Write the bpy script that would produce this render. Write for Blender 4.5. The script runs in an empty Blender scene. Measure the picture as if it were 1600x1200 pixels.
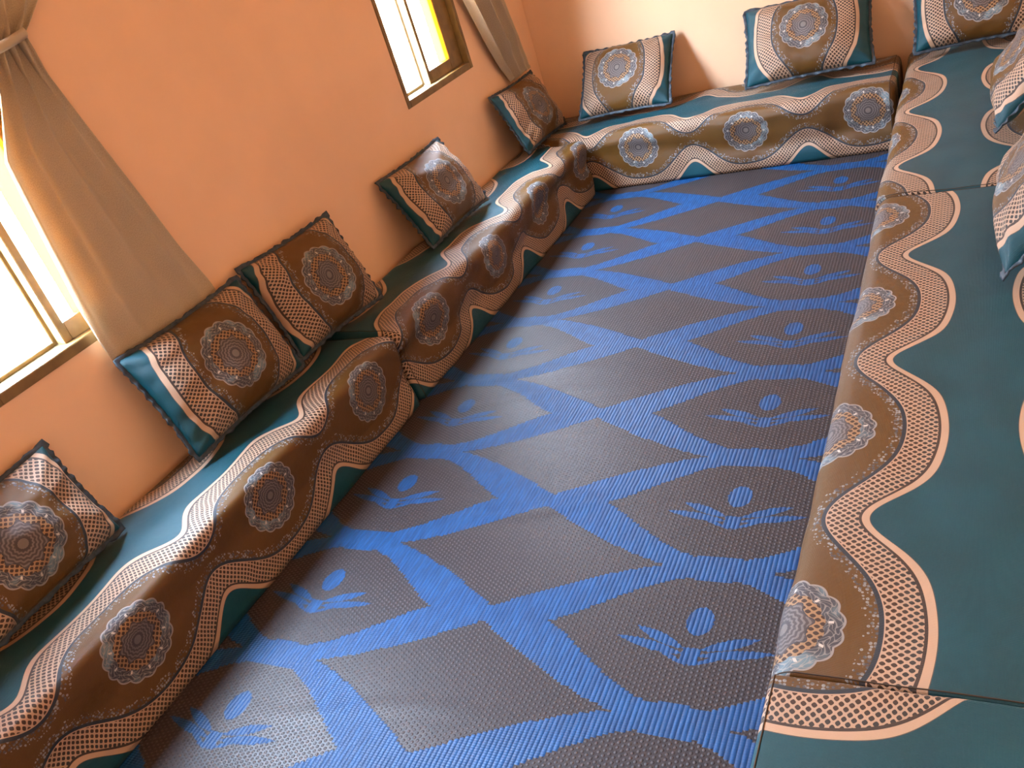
import bpy, bmesh, math, random
from mathutils import Vector, Matrix, noise
random.seed(4)
S = bpy.context.scene
COL = S.collection
PI = math.pi

# ------------------------------------------------------------------ camera
CAM_H = 1.65
F_PX = 1369.0
cd = bpy.data.cameras.new('camera'); cam = bpy.data.objects.new('camera', cd); COL.objects.link(cam)
R = Matrix(((0.87271355, 0.39653006, -0.28484201),
            (0.02130644, 0.55192698, 0.8336202),
            (0.48776746, -0.73358062, 0.47322551)))      # world -> camera
M4 = R.transposed().to_4x4(); M4.translation = Vector((0, 0, CAM_H))
cam.matrix_world = M4
cd.sensor_fit = 'HORIZONTAL'; cd.sensor_width = 36.0; cd.lens = F_PX / 1600 * 36.0
cd.clip_start = 0.02
S.camera = cam

# ------------------------------------------------------------------ view, world
vs = S.view_settings
vs.view_transform = 'Standard'; vs.look = 'None'; vs.gamma = 1; vs.use_curve_mapping = False
vs.exposure = 1.53
w = bpy.data.worlds.new('sky'); S.world = w; w.use_nodes = True
nt = w.node_tree; nt.nodes.clear()
wo = nt.nodes.new('ShaderNodeOutputWorld'); bg = nt.nodes.new('ShaderNodeBackground')
tc = nt.nodes.new('ShaderNodeTexCoord'); sp = nt.nodes.new('ShaderNodeSeparateXYZ'); rp = nt.nodes.new('ShaderNodeValToRGB')
nt.links.new(tc.outputs['Generated'], sp.inputs[0]); 
mr = nt.nodes.new('ShaderNodeMapRange'); mr.inputs[1].default_value = -1; mr.inputs[2].default_value = 1
nt.links.new(sp.outputs[2], mr.inputs[0]); nt.links.new(mr.outputs[0], rp.inputs[0])
e = rp.color_ramp.elements
e[0].position = 0.0; e[0].color = (0.15, 0.108, 0.078, 1)
e[1].position = 0.84; e[1].color = (0.52, 0.66, 0.88, 1)
x = rp.color_ramp.elements.new(0.47); x.color = (0.17, 0.13, 0.10, 1)
x = rp.color_ramp.elements.new(0.53); x.color = (0.235, 0.220, 0.235, 1)
nt.links.new(rp.outputs[0], bg.inputs[0]); bg.inputs[1].default_value = 90.0
nt.links.new(bg.outputs[0], wo.inputs[0])

def portal(name, loc, rot, sx, sy):
    l = bpy.data.lights.new(name, 'AREA'); l.shape = 'RECTANGLE'; l.size = sx; l.size_y = sy
    l.cycles.is_portal = True
    o = bpy.data.objects.new(name, l); COL.objects.link(o); o.location = loc; o.rotation_euler = rot

# ------------------------------------------------------------------ room numbers (metres)
XL, XR, YF, YN, ZC = -2.50, 0.34, 5.22, -1.90, 2.75
MH = 0.33                                                  # mattress height
WINS = [(-1.28, -0.55, 0.80, 2.00), (1.20, 1.84, 0.825, 2.02), (3.68, 4.41, 0.885, 2.08)]  # first window is added, unseen behind the camera, to light the near end
WALL_T = 0.12
for i, (a, b, c, d) in enumerate(WINS):
    portal('window_daylight', (XL - WALL_T + .01, (a + b) / 2, (c + d) / 2), (0, -PI / 2, 0), d - c, b - a)

# ------------------------------------------------------------------ node helpers
class E:
    """arithmetic on shader sockets"""
    nt = None
    def __init__(s, v): s.v = v
    @staticmethod
    def m(op, *a):
        n = E.nt.nodes.new('ShaderNodeMath'); n.operation = op
        for i, q in enumerate(a):
            q = q.v if isinstance(q, E) else q
            if isinstance(q, (int, float)): n.inputs[i].default_value = q
            else: E.nt.links.new(q, n.inputs[i])
        return E(n.outputs[0])
    def __add__(s, o): return E.m('ADD', s, o)
    __radd__ = __add__
    def __sub__(s, o): return E.m('SUBTRACT', s, o)
    def __rsub__(s, o): return E.m('SUBTRACT', o, s)
    def __mul__(s, o): return E.m('MULTIPLY', s, o)
    __rmul__ = __mul__
    def __truediv__(s, o): return E.m('DIVIDE', s, o)
    def __lt__(s, o): return E.m('LESS_THAN', s, o)
    def __gt__(s, o): return E.m('GREATER_THAN', s, o)
def mn(a, b): return E.m('MINIMUM', a, b)
def mx(a, b): return E.m('MAXIMUM', a, b)
def fab(a): return E.m('ABSOLUTE', a)
def sq(a): return E.m('SQRT', a)
def fr(a): return E.m('FRACT', a)
def cos_(a): return E.m('COSINE', a)
def sin_(a): return E.m('SINE', a)
def powr(a, b): return E.m('POWER', a, b)
def between(a, lo, hi): return (a > lo) * (a < hi)
def sstep(a, lo, hi):
    n = E.nt.nodes.new('ShaderNodeMapRange'); n.interpolation_type = 'SMOOTHSTEP'
    E.nt.links.new(a.v, n.inputs[0]); n.inputs[1].default_value = lo; n.inputs[2].default_value = hi
    return E(n.outputs[0])
def mixc(fac, a, b):
    n = E.nt.nodes.new('ShaderNodeMix'); n.data_type = 'RGBA'
    for q, i in ((fac, 0), (a, 6), (b, 7)):
        q = q.v if isinstance(q, E) else q
        if isinstance(q, (int, float)): n.inputs[i].default_value = q
        elif isinstance(q, tuple): n.inputs[i].default_value = (*q, 1)
        else: E.nt.links.new(q, n.inputs[i])
    return n.outputs[2]
def xyz(a, b, c=0.0):
    n = E.nt.nodes.new('ShaderNodeCombineXYZ')
    for i, q in enumerate((a, b, c)):
        if isinstance(q, E): E.nt.links.new(q.v, n.inputs[i])
        else: n.inputs[i].default_value = q
    return n.outputs[0]
def noise_(vec, scale, detail=2, rough=.5):
    n = E.nt.nodes.new('ShaderNodeTexNoise'); n.inputs['Scale'].default_value = scale
    n.inputs['Detail'].default_value = detail; n.inputs['Roughness'].default_value = rough
    E.nt.links.new(vec, n.inputs['Vector']); return E(n.outputs[0])
def voro(vec, scale, feature='F1', rnd=1.0):
    n = E.nt.nodes.new('ShaderNodeTexVoronoi'); n.feature = feature; n.inputs['Scale'].default_value = scale
    n.inputs['Randomness'].default_value = rnd
    E.nt.links.new(vec, n.inputs['Vector']); return n
def new_mat(name):
    m = bpy.data.materials.new(name); m.use_nodes = True
    E.nt = m.node_tree; b = m.node_tree.nodes['Principled BSDF']; return m, b
def bump(b, h, dist, strength=1.0):
    n = E.nt.nodes.new('ShaderNodeBump'); n.inputs['Distance'].default_value = dist; n.inputs['Strength'].default_value = strength
    E.nt.links.new(h.v if isinstance(h, E) else h, n.inputs['Height']); E.nt.links.new(n.outputs[0], b.inputs['Normal'])
def texco(kind='Object'):
    return E.nt.nodes.new('ShaderNodeTexCoord').outputs[kind]
def uvE():
    s = E.nt.nodes.new('ShaderNodeSeparateXYZ'); E.nt.links.new(texco('UV'), s.inputs[0])
    return E(s.outputs[0]), E(s.outputs[1])
def plain(name, col, rough=.6, nscale=0, namp=.1, bmp=0, spec=.5):
    m, b = new_mat(name); b.inputs['Roughness'].default_value = rough
    b.inputs['Specular IOR Level'].default_value = spec
    if nscale:
        n = noise_(texco(), nscale, 4)
        f = sstep(n, .3, .7)
        c = mixc(f, tuple(q * (1 - namp) for q in col), tuple(min(1, q * (1 + namp)) for q in col))
        E.nt.links.new(c, b.inputs['Base Color'])
        if bmp: bump(b, n, bmp)
    else: b.inputs['Base Color'].default_value = (*col, 1)
    return m

TEAL = (0.001, 0.053, 0.072); BROWN = (0.118, 0.053, 0.005); CREAM = (0.44, 0.30, 0.20)
HOLE = (0.045, 0.020, 0.008); INK = (0.020, 0.028, 0.038); LACE = (0.26, 0.28, 0.28); SLATE = (0.050, 0.050, 0.058)
ICE = (0.20, 0.33, 0.38)

def fabric(name, L=.605, half=.34, b0=.115, A=.070, band=.075, RM=.118, second=.16, brown=BROWN):
    """printed satin: medallions on brown, lace fringe, lattice band between wavy lines, teal ground.
    uv in metres: medallion centres at u = k*L, v = 2*k*half."""
    m, b = new_mat(name)
    u, v = uvE()
    vv = fab((fr(v / (2 * half) + .5) - .5) * (2 * half))                      # distance from the medallion line
    uu = (fr(u / L + .5) - .5) * L                                             # offset from the medallion centre
    vs_ = (fr(v / (2 * half) + .5) - .5) * (2 * half)
    th = u * (2 * PI / L)
    wave = cos_(th) - second * cos_(th * 2.0)
    slope = (sin_(th) - 2 * second * sin_(th * 2.0)) * (A * 2 * PI / L)
    k = sq(slope * slope + 1.0)
    s = (vv - (wave * A + b0)) / k                                             # distance outside the dark line
    vec = xyz(u, v)
    # ground: brown with fine glitter
    gl = noise_(vec, 900, 2, .7)
    c = mixc(sstep(gl, .52, .72), tuple(q * .85 for q in brown), tuple(q * 1.35 for q in brown))
    # lace fringe inside the dark line
    vd = voro(vec, 125, 'F1', .55)
    dist = E(vd.outputs['Distance'])
    hsh = E(vd.outputs['Color'])
    edge = noise_(vec, 45, 1)
    inside = sstep(s + (edge - .5) * .030, -.033, -.012)
    dots = (dist < .38) * (dist > .10) * (s < 0.0)
    f = dots * (inside > .35) * (E.m('MODULO', fab(u * 43.0), 1.0) < .86)
    c = mixc(f, c, LACE)
    c = mixc((dist < .45) * (inside > .8) * (s < -.001) * .85, c, mixc(sstep(edge, .4, .6), LACE, SLATE))
    c = mixc(between(s, -.001, .008), c, INK)
    # lattice band
    p = .0142
    q = noise_(vec, 9, 1)
    du = u * 1.12 + (q - .5) * .02
    a1 = fab(fr((du + v * .95) / (p * 1.3)) - .5); a2 = fab(fr((du - v * .95) / (p * 1.3)) - .5)
    lat = (powr(a1, 3) + powr(a2, 3)) < (.355 ** 3)
    hc = mixc(sstep(s, .3 * band, .95 * band), HOLE, (.030, .026, .022))
    meshc = mixc(lat, CREAM, hc)
    c = mixc(between(s, .008, band), c, meshc)
    c = mixc(between(s, .008, .0105), c, CREAM)
    c = mixc(between(s, band, band + .006), c, (.045, .028, .020))
    c = mixc(between(s, band + .006, band + .023), c, tuple(min(1, z * 1.08) for z in CREAM))
    c = mixc(between(s, band + .0215, band + .024), c, (.09, .07, .055))
    # teal ground with a fine weave tone
    tn = noise_(vec, 6, 3)
    tw = noise_(xyz(u * 60.0, v * 900.0), 1, 1)
    teal = mixc(sstep(tn, .3, .7), tuple(z * .88 for z in TEAL), tuple(z * 1.15 for z in TEAL))
    teal = mixc(sstep(tw, .4, .7) * .3, teal, tuple(z * 1.3 for z in TEAL))
    c = mixc(s > band + .023, c, teal)
    # medallion
    r = sq(uu * uu + vs_ * vs_)
    ang = E.m('ARCTAN2', vs_, uu)
    sc = fab(sin_(ang * 8.0))
    Ro = sc * (.065 * RM) + .94 * RM
    rn = r / Ro
    scroll = sin_(ang * 20.0 + sin_(rn * 26.0) * 2.2) * sin_(rn * 30.0 + cos_(ang * 10.0) * 1.6)
    sw = sstep(fab(scroll), .08, .30)
    ringc = mixc(sw, (.21, .20, .185), SLATE)
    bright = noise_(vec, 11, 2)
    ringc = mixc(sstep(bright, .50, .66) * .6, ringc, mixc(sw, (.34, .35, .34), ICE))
    inner = sin_(rn * 70.0 + sin_(ang * 16.0) * .7) * (fab(cos_(ang * 16.0)) * .7 + .3)
    inc = mixc(sstep(inner, -.2, .4), (.065, .052, .050), (.16, .14, .13))
    md = mixc(rn < .70, ringc, mixc(lat, (.32, .19, .09), HOLE))
    lob = sin_(ang * 8.0) * .05
    md = mixc((rn + lob) < .50, md, inc)
    md = mixc(between(rn + lob, .475, .50), md, (.045, .04, .042))
    md = mixc(rn < .15, md, (.16, .14, .125)); md = mixc(between(rn, .11, .155), md, (.055, .045, .045))
    md = mixc(rn > .965, md, (.28, .26, .24))
    pe = fab(fr(ang * (10 / (2 * PI)) + .25) - .5)
    md = mixc((pe < .05) * between(rn, .74, .82), md, (.55, .52, .46))
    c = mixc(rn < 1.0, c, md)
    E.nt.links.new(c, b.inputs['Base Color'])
    b.inputs['Roughness'].default_value = .42
    b.inputs['Specular IOR Level'].default_value = .38
    b.inputs['Sheen Weight'].default_value = .04; b.inputs['Sheen Roughness'].default_value = .4
    b.inputs['Sheen Tint'].default_value = (.8, .9, 1, 1)
    wv = sin_(u * 3200.0) * .2 + sin_(v * 3200.0) * .2 + noise_(vec, 55, 3) * 1.6
    bump(b, wv, .0012, .6)
    return m

FAB = fabric('printed_satin')
CUSH = fabric('printed_satin_small', L=.60, half=.60, b0=.112, A=.060, band=.085, RM=.125)

def plastic_mat():
    m, b = new_mat('woven_plastic')
    s = E.nt.nodes.new('ShaderNodeSeparateXYZ'); E.nt.links.new(texco('UV'), s.inputs[0])
    X, Y = E(s.outputs[0]), E(s.outputs[1])
    qx, qy = .0125, .0065
    x = E.m('FLOOR', X / qx) * qx + qx / 2
    y = E.m('FLOOR', Y / qy) * qy + qy / 2
    PX, PY, x0, y0 = 1.172, .4772, -.662, 1.394
    def cell(cx, cy):
        dx = (fr((x - cx) / PX + .5) - .5) * PX
        dy = (fr((y - cy) / PY + .5) - .5) * PY
        return dx, dy
    dx, dy = cell(x0, y0)
    t = mn(fab(dx) / .398, 1.0)
    cs = mx(cos_(t * (PI / 2)), 0.0001)
    hm = powr(cs, 1.25) * .208
    bulge = hm - .016 * powr(mx(1.0 - t * 6.0, 0.0001), .5)
    motif_cell = fab(dy) < bulge
    dx2, dy2 = cell(x0 - PX / 2, y0 + PY / 2)
    t2 = mn(fab(dx2) / .455, 1.0)
    g = mx(1.0 - t2, 0.0001)
    hp = (powr(g, 1.32) * .212)
    plain_cell = fab(dy2) < hp
    grey = mx(motif_cell, plain_cell)
    # palm motif
    ddx = (fr((X - x0 + (noise_(xyz(X, Y), 130, 1) - .5) * .012) / PX + .5) - .5) * PX; ddy = (fr((Y - y0 + (noise_(xyz(Y, X), 130, 1) - .5) * .010) / PY + .5) - .5) * PY
    el = (ddx * ddx) / (.034 ** 2) + (ddy - .055) * (ddy - .055) / (.046 ** 2) < 1.0
    ax = fab(ddx)
    def leaf(x1, y1, x2, y2, wd):
        Lx, Ly = x2 - x1, y2 - y1; LL = math.hypot(Lx, Ly)
        px, py = ax - x1, ddy - y1
        al = (px * Lx + py * Ly) / (LL * LL)
        pr = (py * Lx - px * Ly) / LL
        return (fab(pr) < (mx(al * (1.0 - al), 0.0) * 4.0 * wd)) * between(al, 0, 1)
    lf = mx(leaf(.015, -.052, .198, -.018, .013), leaf(.018, -.035, .155, .020, .014))
    base = (ax < .022) * between(ddy, -.080, -.030)
    base = mx(base, leaf(0, -.085, .1, -.035, .006))
    motif = mx(mx(el, lf), base)
    grey = grey * (1.0 - motif)
    # weave: blue = long ribs, grey = twill
    nz = noise_(xyz(X, Y), 3.0, 3); n2 = noise_(xyz(X * 80.0, Y * 14.0), 1, 2)
    blue = mixc(sstep(n2, .35, .7), (.001, .043, .145), (.003, .068, .215))
    tw = E.m('FLOOR', X / .0125)
    ty = fr(Y / .013 + fr(tw / 2.0)); tx = fr(X / .0125)
    knot = sstep(sin_(tx * PI) * sin_(ty * PI), .45, .95)
    gy = mixc(knot, (.027, .020, .021), (.066, .054, .056))
    vd = noise_(xyz(X * 90.0, Y * 90.0), 1, 1)
    gy = mixc(sstep(vd, .50, .75) * .5, gy, (.045, .036, .036))
    rib = sstep(fab(tx - .5), .40, .5)
    blue = mixc(rib * .5, blue, (.02, .03, .08))
    c = mixc(grey, blue, gy)
    E.nt.links.new(c, b.inputs['Base Color'])
    b.inputs['Roughness'].default_value = .48
    b.inputs['Specular IOR Level'].default_value = .38
    hb = sin_(tx * PI) * .7 + sin_(fr(Y / .0065) * PI) * .25
    hg = knot * 1.0
    n = E.nt.nodes.new('ShaderNodeMix'); n.data_type = 'FLOAT'
    E.nt.links.new(grey.v, n.inputs[0]); E.nt.links.new(hb.v, n.inputs[2]); E.nt.links.new(hg.v, n.inputs[3])
    bump(b, E(n.outputs[0]) + n2 * .35, .0022, .75)
    return m
MAT = plastic_mat()

WALL = plain('salmon_paint', (.82, .55, .345), .62, 2.2, .035, .002, .35)
CEIL = plain('ceiling_paint', (.88, .72, .58), .7, 2, .03)
FLOORM = plain('cement_floor', (.30, .27, .24), .7, 5, .15)
WOOD = plain('olive_brown_wood', (.17, .105, .03), .45, 14, .2, .001)
TRIM = plain('dark_navy_frill', (.020, .035, .050), .55, 60, .4, .002)
def curtain_mat():
    m, b = new_mat('beige_curtain')
    u, v = uvE()
    n = noise_(xyz(u * 1.0, v * 1.0), 240, 2)
    c = mixc(sstep(n, .3, .7), (.47, .39, .27), (.58, .49, .34))
    E.nt.links.new(c, b.inputs['Base Color']); b.inputs['Roughness'].default_value = .75
    b.inputs['Sheen Weight'].default_value = .2
    tr = E.nt.nodes.new('ShaderNodeBsdfTranslucent'); E.nt.links.new(c, tr.inputs[0])
    ms = E.nt.nodes.new('ShaderNodeMixShader'); ms.inputs[0].default_value = .20
    out = E.nt.nodes['Material Output']
    E.nt.links.new(b.outputs[0], ms.inputs[1]); E.nt.links.new(tr.outputs[0], ms.inputs[2]); E.nt.links.new(ms.outputs[0], out.inputs[0])
    return m
CURT = curtain_mat()
def glass_mat(name, col, mixf, translucent=False):
    m, b = new_mat(name)
    nt_ = E.nt; out = nt_.nodes['Material Output']; nt_.nodes.remove(b)
    tr = nt_.nodes.new('ShaderNodeBsdfTransparent'); tr.inputs[0].default_value = (*col, 1)
    g = nt_.nodes.new('ShaderNodeBsdfGlossy'); g.inputs['Roughness'].default_value = .03
    ms = nt_.nodes.new('ShaderNodeMixShader'); ms.inputs[0].default_value = .06
    nt_.links.new(tr.outputs[0], ms.inputs[1]); nt_.links.new(g.outputs[0], ms.inputs[2])
    last = ms
    if translucent:
        t = nt_.nodes.new('ShaderNodeBsdfTranslucent'); t.inputs[0].default_value = (*col, 1)
        m2 = nt_.nodes.new('ShaderNodeMixShader'); m2.inputs[0].default_value = mixf
        nt_.links.new(ms.outputs[0], m2.inputs[1]); nt_.links.new(t.outputs[0], m2.inputs[2]); last = m2
    nt_.links.new(last.outputs[0], out.inputs[0]); return m
GLASS = glass_mat('clear_glass', (.97, .98, .97), 0)
AMBER = glass_mat('amber_frosted_glass', (.80, .50, .10), .7, True)

# ------------------------------------------------------------------ mesh helpers
def link(name, me, mats, parent=None):
    o = bpy.data.objects.new(name, me); COL.objects.link(o)
    for m in (mats if isinstance(mats, (list, tuple)) else [mats]): me.materials.append(m)
    if parent: o.parent = parent
    return o
def from_bm(name, bm, mat, parent=None, smooth=False):
    bmesh.ops.recalc_face_normals(bm, faces=bm.faces)
    me = bpy.data.meshes.new(name); bm.to_mesh(me); bm.free()
    if smooth:
        for p in me.polygons: p.use_smooth = True
    return link(name, me, mat, parent)
def box(bm, a, b, bevel=0):
    r = bmesh.ops.create_cube(bm, size=1)
    for v in r['verts']:
        v.co = Vector([(a[i] + b[i]) / 2 + v.co[i] * (b[i] - a[i]) for i in range(3)])
    if bevel:
        es = list({e for v in r['verts'] for e in v.link_edges})
        bmesh.ops.bevel(bm, geom=es, offset=bevel, segments=2, affect='EDGES')
def tag(o, label, cat, group=None, kind=None):
    if label: o['label'] = label
    if cat: o['category'] = cat
    if group: o['group'] = group
    if kind: o['kind'] = kind
    return o
def struct(name, boxes, mat):
    bm = bmesh.new()
    for a, b in boxes: box(bm, a, b)
    o = from_bm(name, bm, mat); o['kind'] = 'structure'; return o
def nz(x, y, z=0.0): return noise.noise(Vector((x, y, z)))

# ------------------------------------------------------------------ room shell
struct('floor', [((XL - .2, YN - .2, -.12), (XR + .2, YF + .2, -.004))], FLOORM)
struct('ceiling', [((XL - .2, YN - .2, ZC), (XR + .2, YF + .2, ZC + .12))], CEIL)
bx = []
ys = [YN - .2] + [q for wn in WINS for q in (wn[0], wn[1])] + [YF + .2]
for i in range(0, len(ys), 2): bx.append(((XL - WALL_T, ys[i], -.004), (XL, ys[i + 1], ZC)))
for a, b, c, d in WINS:
    bx += [((XL - WALL_T, a, -.004), (XL, b, c)), ((XL - WALL_T, a, d), (XL, b, ZC))]
struct('wall_left', bx, WALL)
struct('wall_far', [((XL, YF, -.004), (XR, YF + .2, ZC))], WALL)
struct('wall_right', [((XR, YN - .2, -.004), (XR + .2, YF + .2, ZC))], WALL)
struct('wall_near', [((XL, YN - .2, -.004), (XR, YN, ZC))], WALL)

def window(n, a, b, z0, z1):
    g = .0005; root = bpy.data.objects.new('window_%d' % n, None); COL.objects.link(root)
    root.location = (XL, (a + b) / 2, z0); root['kind'] = 'structure'
    def part(name, boxes, mat, bev=.002, label=None):
        bm = bmesh.new()
        for p, q in boxes: box(bm, [p[0] - XL, p[1] - (a + b) / 2, p[2] - z0], [q[0] - XL, q[1] - (a + b) / 2, q[2] - z0], bev)
        o = from_bm(name, bm, mat, root)
        if label: o['label'] = label
        return o
    a, b = a + g, b - g; Z0, Z1 = z0 + g, z1 - g
    xo, xi = XL - .105, XL + .004
    part('window_frame', [((xo, a, Z0), (xi, a + .030, Z1)), ((xo, b - .030, Z0), (xi, b, Z1)),
                          ((xo, a + .03, Z0), (xi, b - .03, Z0 + .035)), ((xo, a + .03, Z1 - .035), (xi, b - .03, Z1))], WOOD)
    ia, ib, iz0, iz1 = a + .031, b - .031, Z0 + .036, Z1 - .036
    m0 = a + .325
    # left leaf: thin steel rim and clear pane
    x0, x1 = XL - .095, XL - .072
    part('sash', [((x0, ia, iz0), (x1, ia + .012, iz1)), ((x0, m0 - .022, iz0), (x1, m0, iz1)),
                  ((x0, ia + .012, iz0), (x1, m0 - .022, iz0 + .014)), ((x0, ia + .012, iz1 - .014), (x1, m0 - .022, iz1))], WOOD)
    part('pane', [((x0 + .012, ia + .0125, iz0 + .0145), (x0 + .016, m0 - .0225, iz1 - .0145))], GLASS, 0, 'clear glass pane')
    # right leaf: heavier sash, clear pane with an amber strip beside the stile
    x0, x1 = XL - .068, XL - .030
    pr = ib - .130; zb, zt = iz0 + .060, iz1 - .060
    part('sash', [((x0, m0 - .012, iz0), (x1, m0 + .016, iz1)), ((x0, pr, iz0), (x1, ib, iz1)),
                  ((x0, m0 + .016, iz0), (x1, pr, zb)), ((x0, m0 + .016, zt), (x1, pr, iz1))], WOOD)
    sp_ = pr - .075
    part('pane', [((x0 + .012, m0 + .0165, zb + .0005), (x0 + .016, sp_, zt - .0005))], GLASS, 0, 'clear glass pane')
    part('pane', [((x0 + .012, sp_ + .0005, zb + .0005), (x0 + .016, pr - .0005, zt - .0005))], AMBER, 0, 'amber frosted glass strip')
for i, wn in enumerate(WINS): window(i + 1, *wn)

# ------------------------------------------------------------------ floor mat
def floor_mat():
    x0, x1, y0, y1 = XL + .04, -.05, -1.3, YF - .03
    nx, ny = 120, 300
    vs_, fs, uv = [], [], []
    for j in range(ny + 1):
        for i in range(nx + 1):
            X = x0 + (x1 - x0) * i / nx; Y = y0 + (y1 - y0) * j / ny
            z = .0035 + .0010 * nz(X * 1.6, Y * 2.3) 
            # creases across the mat
            for cy, cx, ln, h in ((1.83, -1.22, .30, .006), (1.90, -1.15, .22, .005), (2.60, -1.75, .30, .006), (2.45, -1.62, .26, .005), (3.05, -1.7, .22, .004), (1.02, -1.5, .35, .003)):
                d = Y - cy - .12 * (X - cx) - .03 * math.sin((X - cx) * 7)
                z += h * math.exp(-(d / .014) ** 2) * math.exp(-((X - cx) / ln) ** 2)
            vs_.append((X, Y, z)); uv.append((X, Y))
    for j in range(ny):
        for i in range(nx):
            k = j * (nx + 1) + i; fs.append((k, k + 1, k + nx + 2, k + nx + 1))
    me = bpy.data.meshes.new('floor_mat'); me.from_pydata(vs_, [], fs)
    ul = me.uv_layers.new(name='UVMap')
    for l in me.loops: ul.data[l.index].uv = uv[l.vertex_index]
    for p in me.polygons: p.use_smooth = True
    o = link('floor_mat', me, MAT)
    sm = o.modifiers.new('thick', 'SOLIDIFY'); sm.thickness = .003; sm.offset = -1
    tag(o, 'blue and dark grey woven plastic mat with wavy diamonds and palm motifs covering the floor', 'floor mat')
floor_mat()

SEAM = plain('brown_stitching', (.045, .028, .015), .7)
# ------------------------------------------------------------------ mattresses
def mattress(name, label, origin, along, inward, length, depth, u_start, uscale=1.0, vshift=0.0, seed=0, wob=1.0, hgt=MH, damp=0.0, bshift=0.0, re=.03, Rr=.055, group='floor mattresses along the walls'):
    """origin: floor point of the front edge at the start; along: run direction; inward: towards the wall."""
    O, A, I = Vector(origin), Vector(along), Vector(inward)
    # profile (d inward, z) with arc length v, from front bottom up, over the top to the wall, down the back
    prof = []
    def add(d, z): prof.append((d, z))
    nF = 14
    for i in range(nF + 1): add(0, .006 + (hgt - Rr - .006) * i / nF)
    for i in range(1, 8):
        t = i / 8 * PI / 2; add(Rr - Rr * math.cos(t), hgt - Rr + Rr * math.sin(t))
    nT = 22
    for i in range(nT + 1): add(Rr + (depth - 2 * Rr) * i / nT, hgt)
    for i in range(1, 6):
        t = i / 6 * PI / 2; add(depth - Rr + Rr * math.sin(t), hgt - Rr + Rr * math.cos(t))
    for i in range(5): add(depth, hgt - Rr - (hgt - Rr - .006) * i / 4)
    arc = [0]
    for i in range(1, len(prof)): arc.append(arc[-1] + math.dist(prof[i - 1], prof[i]))
    top_edge = (hgt - Rr - .006) + Rr * PI / 4                  # arc length at the front corner
    n = max(8, int(length / .022))
    stations = []
    for j in range(7): t = j / 6 * PI / 2; stations.append((re - re * math.cos(t), re * (1 - math.sin(t))))
    for j in range(1, n): stations.append((re + (length - 2 * re) * j / n, 0))
    for j in range(6, -1, -1): t = j / 6 * PI / 2; stations.append((length - re + re * math.cos(t), re * (1 - math.sin(t))))
    V, UV, F = [], [], []
    m = len(prof)
    for (s, ins) in stations:
        sc_d = (depth / 2 - ins) / (depth / 2); 
        for i, (d, z) in enumerate(prof):
            dd = depth / 2 + (d - depth / 2) * sc_d
            zz = z if z < .02 else z - ins * (z / hgt)
            fade = min(1, s / .12, (length - s) / .12); fade = max(fade, .0)
            fr_ = max(0, 1 - d / .12); k = wob
            # gathered, slightly sagging front; soft dents on the top
            wv = nz(s * 3.1 + seed * 7, z * 4.0, seed) * .018 + nz(s * 9 + seed, z * 7, 3 + seed) * .008
            fold = math.exp(-((z - hgt * .50 - .05 * math.sin(s * 3.3 + seed)) / .045) ** 2) * .010
            flare = max(0, (.12 - z)) * .10
            dd += (-(wv * k) - flare * .6 + fold * k) * fr_ * (1 if d < .12 else 0) * (.35 + .65 * min(1, (z) / .1) if z < .1 else 1)
            if z > hgt * .8:
                back = min(1, max(0, (depth - d) / .05))
                zz += (nz(s * 2.2 + seed * 3, d * 5, 9) * .012 + nz(s * 8, d * 11, seed + 5) * .0045) * k * back
                zz -= .012 * k * max(0, math.sin(s * 2 * PI / .9 + seed)) * fr_
            V.append(A * s + I * dd + Vector((0, 0, max(zz, .0062))))
            uu_ = (s + u_start) * uscale; v_ = arc[i] - top_edge + vshift
            g_ = max(0.0, 1 - abs(v_ - .22) / .20); g_ = g_ * g_ * (3 - 2 * g_)
            v_ += damp * g_ * math.cos(uu_ * 2 * PI / .605)
            q_ = min(1, max(0, (v_ - .22) / .14)); v_ += bshift * q_ * q_ * (3 - 2 * q_)
            UV.append((uu_, v_))
    ns = len(stations)
    for j in range(ns - 1):
        for i in range(m - 1):
            a = j * m + i; F.append((a, a + m, a + m + 1, a + 1))
        F.append((j * m + m - 1, (j + 1) * m + m - 1, (j + 1) * m, j * m))
    F.append(tuple(range(m))); F.append(tuple((ns - 1) * m + i for i in reversed(range(m))))
    me = bpy.data.meshes.new(name); me.from_pydata(V, [], F)
    ul = me.uv_layers.new(name='UVMap')
    for l in me.loops: ul.data[l.index].uv = UV[l.vertex_index]
    for p in me.polygons: p.use_smooth = len(p.vertices) == 4
    bm = bmesh.new(); bm.from_mesh(me); bmesh.ops.recalc_face_normals(bm, faces=bm.faces); bm.to_mesh(me); bm.free()
    root = bpy.data.objects.new(name, None); COL.objects.link(root); root.location = O
    o = link('cover', me, FAB, root)
    # stitched seam round each end of the cover
    for j0 in (5, ns - 6):
        P = [V[j0 * m + i] for i in range(m)]
        sv, sf = [], []; q = 6
        for i, p in enumerate(P):
            t = (P[min(i + 1, m - 1)] - P[max(i - 1, 0)]).normalized(); b_ = A.copy(); c_ = t.cross(b_).normalized()
            for k in range(q):
                a_ = k / q * 2 * PI; sv.append(p + b_ * (.0015 * math.cos(a_)) + c_ * (.0015 * math.sin(a_)))
        for i in range(m - 1):
            for k in range(q):
                sf.append((i * q + k, i * q + (k + 1) % q, (i + 1) * q + (k + 1) % q, (i + 1) * q + k))
        m3 = bpy.data.meshes.new('end_seam'); m3.from_pydata(sv, [], sf)
        for p in m3.polygons: p.use_smooth = True
        link('end_seam', m3, SEAM, root)
    tag(root, label, 'mattress', group)
    return root
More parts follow.
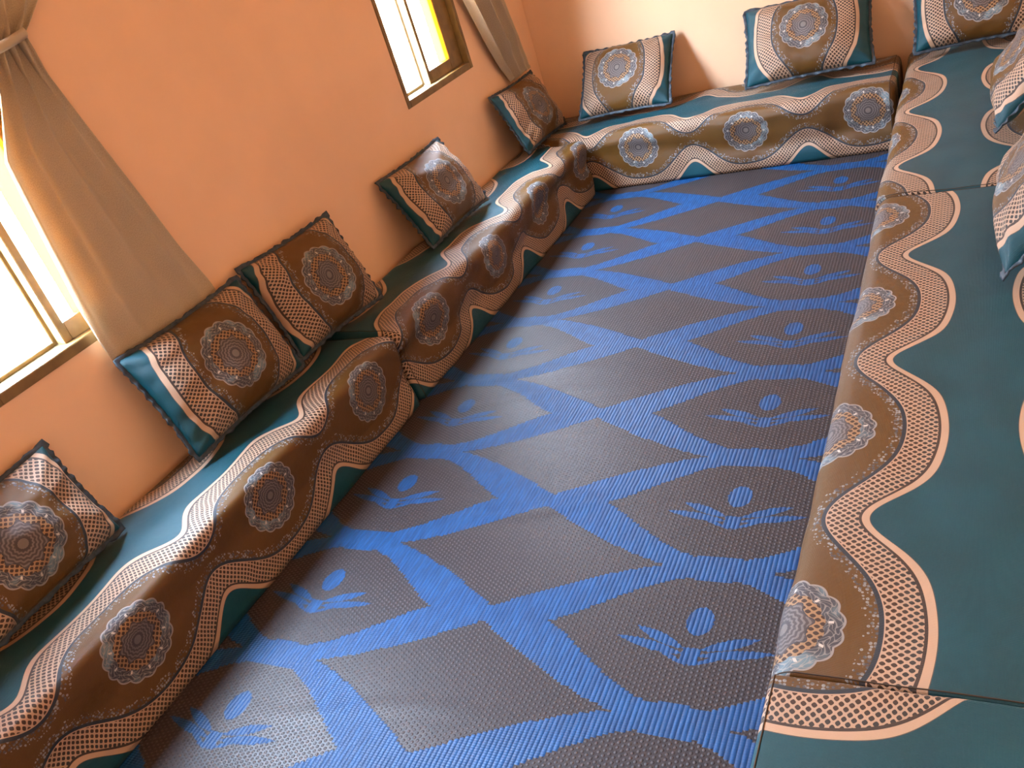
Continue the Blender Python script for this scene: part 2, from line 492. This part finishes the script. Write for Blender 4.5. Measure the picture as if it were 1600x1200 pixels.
# medallion line lies vm above/below the front corner: v = arc - corner + vshift
LS = .605
mattress('floor_mattress', 'near low mattress under the windows in brown and teal medallion cover', (-2.06, -.85, 0), (0, 1, 0), (-1, 0, 0), 3.28, .425, -1.808, 1.0, .085, 1, wob=.7, damp=.03, bshift=.06, Rr=.035)
mattress('floor_mattress', 'rumpled mattress between the near window mattress and the far left corner', (-2.06, 2.445, 0), (0, 1, 0), (-1, 0, 0), 2.16, .425, -.26, 1.0, .075, 2, 1.7, bshift=.06, Rr=.045)
mattress('floor_mattress', 'low mattress against the far wall with three blue-grey medallions on its front', (-.425, 4.63, 0), (-1, 0, 0), (0, 1, 0), 2.06, .565, -.124, 1.0, .095, 3, 1.2, bshift=.05)
mattress('floor_mattress', 'long right-hand mattress nearest the camera with wide teal stripe', (-.385, 1.062, 0), (0, 1, 0), (1, 0, 0), 2.165, .70, -.118, .605 / .625, .005, 4, .5, re=.010)
mattress('floor_mattress', 'far right-hand mattress beyond the seam, its top reaching the far corner', (-.395, 3.235, 0), (0, 1, 0), (1, 0, 0), 1.96, .70, .045, .605 / .655, .077, 5, .6, re=.010)

mattress('floor_mattress', 'nearest mattress at the bottom right corner, its wavy band running crosswise', (-.372, 1.052, 0), (1, 0, 0), (0, -1, 0), .69, 1.25, -.05, 1.0, .147, 6, .25, re=.012, Rr=.014, hgt=.350)

# ------------------------------------------------------------------ cushions
def cushion(label, tl, tr, br, bl, group, seed=0, thick=.13, du=0.0, dv=-.014, out=.035, scale=1.0):
    """corners as seen from the front: top-left, top-right, bottom-right, bottom-left (world)"""
    tl, tr, br, bl = map(Vector, (tl, tr, br, bl))
    c = (tl + tr + br + bl) / 4
    ex = ((tr - tl) + (br - bl)); W = ex.length / 2 * 1.03; ex.normalize()
    ey = ((tl - bl) + (tr - br)); H = ey.length / 2 * 1.03; ey = (ey - ex * ey.dot(ex)).normalized()
    ez = ex.cross(ey)
    N = 36; V, UV, F = [], [], []
    def pt(s, t, side):
        pin = 1 - .045 * (1 - abs(t) ** 2.2) ; pin2 = 1 - .055 * (1 - abs(s) ** 2.2)
        x = W / 2 * s * pin; y = H / 2 * t * pin2
        pr = max(0.0, (1 - abs(s) ** 3.0)) ** .62 * max(0.0, (1 - abs(t) ** 3.0)) ** .62
        z = thick * 1.25 / 2 * pr
        if side > 0:
            z += (nz(s * 1.7 + seed * 5, t * 1.7, seed) * .022 + nz(s * 5 + seed, t * 5, seed + 8) * .006) * min(1, pr * 1.5)
            # corner tucks
            for cs, ct in ((1, 1), (-1, 1), (1, -1), (-1, -1)):
                q = (s * cs - t * ct); rr = min(1, max(0, (s * cs + t * ct - .9)))
                z += .006 * math.sin(q * 16 + seed) * rr * min(1, pr * 3)
        else: z = -z * .75
        y -= .05 * z * 4 * 0
        return x, y, z
    for side in (1, -1):
        for j in range(N + 1):
            for i in range(N + 1):
                s = math.sin((i / N - .5) * PI) * .35 + (i / N * 2 - 1) * .65; t = math.sin((j / N - .5) * PI) * .35 + (j / N * 2 - 1) * .65
                V.append(pt(s, t, side)); x, y, z = V[-1]
                UV.append((y / scale + du, x / scale + dv))
    n1 = (N + 1) ** 2
    for sd in (0, 1):
        for j in range(N):
            for i in range(N):
                k = sd * n1 + j * (N + 1) + i
                q = (k, k + 1, k + N + 2, k + N + 1); F.append(q if sd == 0 else q[::-1])
    me = bpy.data.meshes.new('cushion'); me.from_pydata(V, [], F)
    ul = me.uv_layers.new(name='UVMap')
    for l in me.loops: ul.data[l.index].uv = UV[l.vertex_index]
    bm = bmesh.new(); bm.from_mesh(me); bmesh.ops.remove_doubles(bm, verts=bm.verts, dist=.0004); bm.to_mesh(me); bm.free()
    for p in me.polygons: p.use_smooth = True
    o = bpy.data.objects.new('cushion', None); COL.objects.link(o)
    link('cover', me, CUSH, o)
    # frilled edge, a double wavy strip sewn round the seam
    P = []; M = 46
    for k in range(4):
        for i in range(M):
            q = -1 + 2 * i / M
            s, t = ((q, -1), (1, q), (-q, 1), (-1, -q))[k]
            P.append(pt(s, t, 1)[:2])
    n = len(P); V, F = [], []
    for i, (x, y) in enumerate(P):
        x0, y0 = P[i - 1]; x1, y1 = P[(i + 1) % n]
        dx, dy = x1 - x0, y1 - y0; L = math.hypot(dx, dy) or 1; nx, ny = dy / L, -dx / L
        wv = math.sin(i * 1.45 + 2 * nz(i * .2, seed)) * .004 + nz(i * .37, seed) * .010
        ww = .013 + .009 * nz(i * .43, seed + 4)
        for r, off in ((-.006, 0), (.2, .35), (.6, .8), (1, 1.15)):
            rr = r if r < 0 else ww * r
            V.append((x + nx * rr, y + ny * rr, wv * off + .002))
        for r, off in ((1, 1.0), (.5, .5), (-.006, -.3)):
            rr = r if r < 0 else ww * r
            V.append((x + nx * rr, y + ny * rr, wv * off - .0035))
    m = 7
    for i in range(n):
        for r in range(m):
            a = i * m + r; b_ = i * m + (r + 1) % m; c_ = ((i + 1) % n) * m + (r + 1) % m; d_ = ((i + 1) % n) * m + r
            F.append((a, d_, c_, b_))
    m2 = bpy.data.meshes.new('frill'); m2.from_pydata(V, [], F)
    for p in m2.polygons: p.use_smooth = True
    fo = link('frill', m2, TRIM, o); fo['label'] = 'dark navy frilled edge'
    mat = Matrix((ex, ey, ez)).transposed().to_4x4(); mat.translation = c + ez * out
    o.matrix_world = mat
    tag(o, label, 'cushion', group)
    return o
GL = 'cushions leaning on the window wall'; GF = 'cushions leaning on the far wall'; GR = 'cushions on the right-hand mattress'
WX = XL + .02
cushion('cushion under the near window, cut off by the left edge of the photo', (WX, .66, .665), (WX, 1.235, .655), (-2.40, 1.235, .355), (-2.34, .68, .355), GL, 1)
cushion('large cushion below the near curtain, left of the touching pair on the window wall', (WX, 1.575, .735), (WX, 2.13, .715), (-2.35, 2.20, .36), (-2.355, 1.60, .36), GL, 2, .15)
cushion('cushion overlapping behind the large one below the near curtain, right of the pair', (WX, 2.19, .74), (WX, 2.715, .71), (-2.31, 2.74, .36), (-2.385, 2.25, .36), GL, 3, .14)
cushion('lone cushion below the gap between curtain and far window, above a bright teal stripe', (WX, 3.18, .67), (WX, 3.70, .68), (-2.29, 3.79, .355), (-2.33, 3.21, .355), GL, 4, .14)
cushion('cushion tucked in the far left corner under the hem of the far curtain', (WX, 4.36, .685), (WX, 4.92, .645), (-2.34, 5.02, .355), (-2.35, 4.46, .355), GL, 5, .12)
FY = YF - .02
cushion('cushion on the far wall with pale blue medallion, nearer the left corner', (-2.20, FY, .645), (-1.65, FY, .655), (-1.575, 4.90, .355), (-2.12, 4.92, .355), GF, 6, .15, dv=.018, du=-.02)
cushion('plump cushion on the far wall left of the shadowed corner', (-1.20, FY, .675), (-.60, FY, .69), (-.50, 4.95, .36), (-1.15, 4.92, .36), GF, 7, .16, dv=0, du=-.02)
cushion('cushion at the top right on the far end of the right-hand mattress', (-.33, FY, .66), (.26, FY, .665), (.25, 5.0, .36), (-.345, 4.99, .36), GF, 8, .15, dv=0)
RXW = XR - .03
cushion('upper cushion cut by the right edge of the photo, with teal corner', (RXW, 4.20, .66), (RXW, 3.62, .66), (.035, 3.60, .37), (.035, 4.18, .37), GR, 9, .17)
cushion('lower cushion cut by the right edge of the photo, beside the near teal stripe', (RXW-.02, 3.10, .66), (RXW-.02, 2.46, .66), (.045, 2.44, .37), (.045, 3.04, .37), GR, 10, .17)

# ------------------------------------------------------------------ curtains
def curtain(label, keys, folds, depth0, seed=0, cols=90, base=.012):
    """keys: list of (z, y_left, y_right, fold depth)"""
    o = None; V, UV, F = [], [], []
    keys = sorted(keys, key=lambda k: -k[0]); ztop, zbot = keys[0][0], keys[-1][0]
    rows = 110
    for j in range(rows + 1):
        z = ztop + (zbot - ztop) * j / rows
        for a, b in zip(keys, keys[1:]):
            if b[0] <= z <= a[0]:
                f = (a[0] - z) / (a[0] - b[0]); f2 = f * f * (3 - 2 * f)
                y0 = a[1] + (b[1] - a[1]) * f; y1 = a[2] + (b[2] - a[2]) * f; dd = a[3] + (b[3] - a[3]) * f2
                break
        for i in range(cols + 1):
            s = i / cols
            ph = s * folds * 2 * PI + .6 * math.sin(s * 5 + seed) + .25 * nz(z * 1.4, s * 3, seed)
            d = dd * (.55 + .45 * math.sin(ph)) + dd * .35 * nz(s * 7, z * 1.2, seed + 3)
            y = y0 + (y1 - y0) * s + dd * .25 * math.cos(ph)
            V.append((XL + base + max(d, 0.002), y, z + .01 * math.sin(ph) * (j / rows)))
            UV.append((s * .9, z))
    for j in range(rows):
        for i in range(cols):
            k = j * (cols + 1) + i; F.append((k, k + 1, k + cols + 2, k + cols + 1))
    me = bpy.data.meshes.new('curtain'); me.from_pydata(V, [], F)
    ul = me.uv_layers.new(name='UVMap')
    for l in me.loops: ul.data[l.index].uv = UV[l.vertex_index]
    for p in me.polygons: p.use_smooth = True
    o = bpy.data.objects.new('curtain', None); COL.objects.link(o)
    cl = link('cloth', me, CURT, o)
    sm = cl.modifiers.new('cloth', 'SOLIDIFY'); sm.thickness = .0012
    # stitched hem along the bottom edge
    hv, hf = [], []
    for i in range(cols + 1):
        x_, y_, z_ = V[rows * (cols + 1) + i]
        for dx, dz in ((-.0025, 0), (.0035, 0), (.0035, .016), (-.0025, .016)): hv.append((x_ + dx, y_, z_ + dz))
    for i in range(cols):
        for k in range(4):
            a_ = i * 4 + k; b_ = i * 4 + (k + 1) % 4; hf.append((a_, b_, b_ + 4, a_ + 4))
    m4 = bpy.data.meshes.new('hem'); m4.from_pydata(hv, [], hf); link('hem', m4, CURT, o)
    tag(o, label, 'curtain')
    return o
c1 = curtain('beige curtain gathered by a tie and spreading down beside the near window',
        [(2.45, 1.15, 2.12, .03), (2.1, 1.40, 2.14, .03), (1.80, 1.66, 2.01, .035), (1.70, 1.72, 1.86, .06), (1.68, 1.72, 1.86, .055), (1.57, 1.69, 1.875, .04), (1.40, 1.60, 1.92, .032),
         (1.13, 1.575, 1.985, .032), (.93, 1.565, 2.03, .028), (.80, 1.575, 2.075, .020), (.70, 1.59, 2.10, .012)], 4, .05, 1)
def tie(parent, z, y0, y1):
    bm = bmesh.new(); n = 28; R0 = []
    for i in range(n):
        a = i / n * 2 * PI
        R0.append([bm.verts.new((XL + .047 + (.042 + q) * math.cos(a), (y0 + y1) / 2 + ((y1 - y0) / 2 + .004 + q) * math.sin(a), z + dz + .012 * math.sin(a))) for q, dz in ((0, -.014), (.004, -.005), (.004, .005), (0, .014), (-.003, 0))])
    for i in range(n):
        for k in range(5): bm.faces.new((R0[i][k], R0[(i + 1) % n][k], R0[(i + 1) % n][(k + 1) % 5], R0[i][(k + 1) % 5]))
    o = from_bm('tie_band', bm, CURT, parent, True); return o
tie(c1, 1.69, 1.72, 1.86)
c2 = curtain('narrow beige curtain hanging beside the far window down to the corner cushion',
        [(2.45, 4.05, 4.90, .06), (2.05, 4.15, 4.86, .06), (1.55, 4.30, 4.80, .07), (1.20, 4.44, 4.87, .075), (.93, 4.56, 4.95, .075), (.80, 4.65, 5.00, .05), (.70, 4.74, 5.03, .035)], 3, .07, 5)
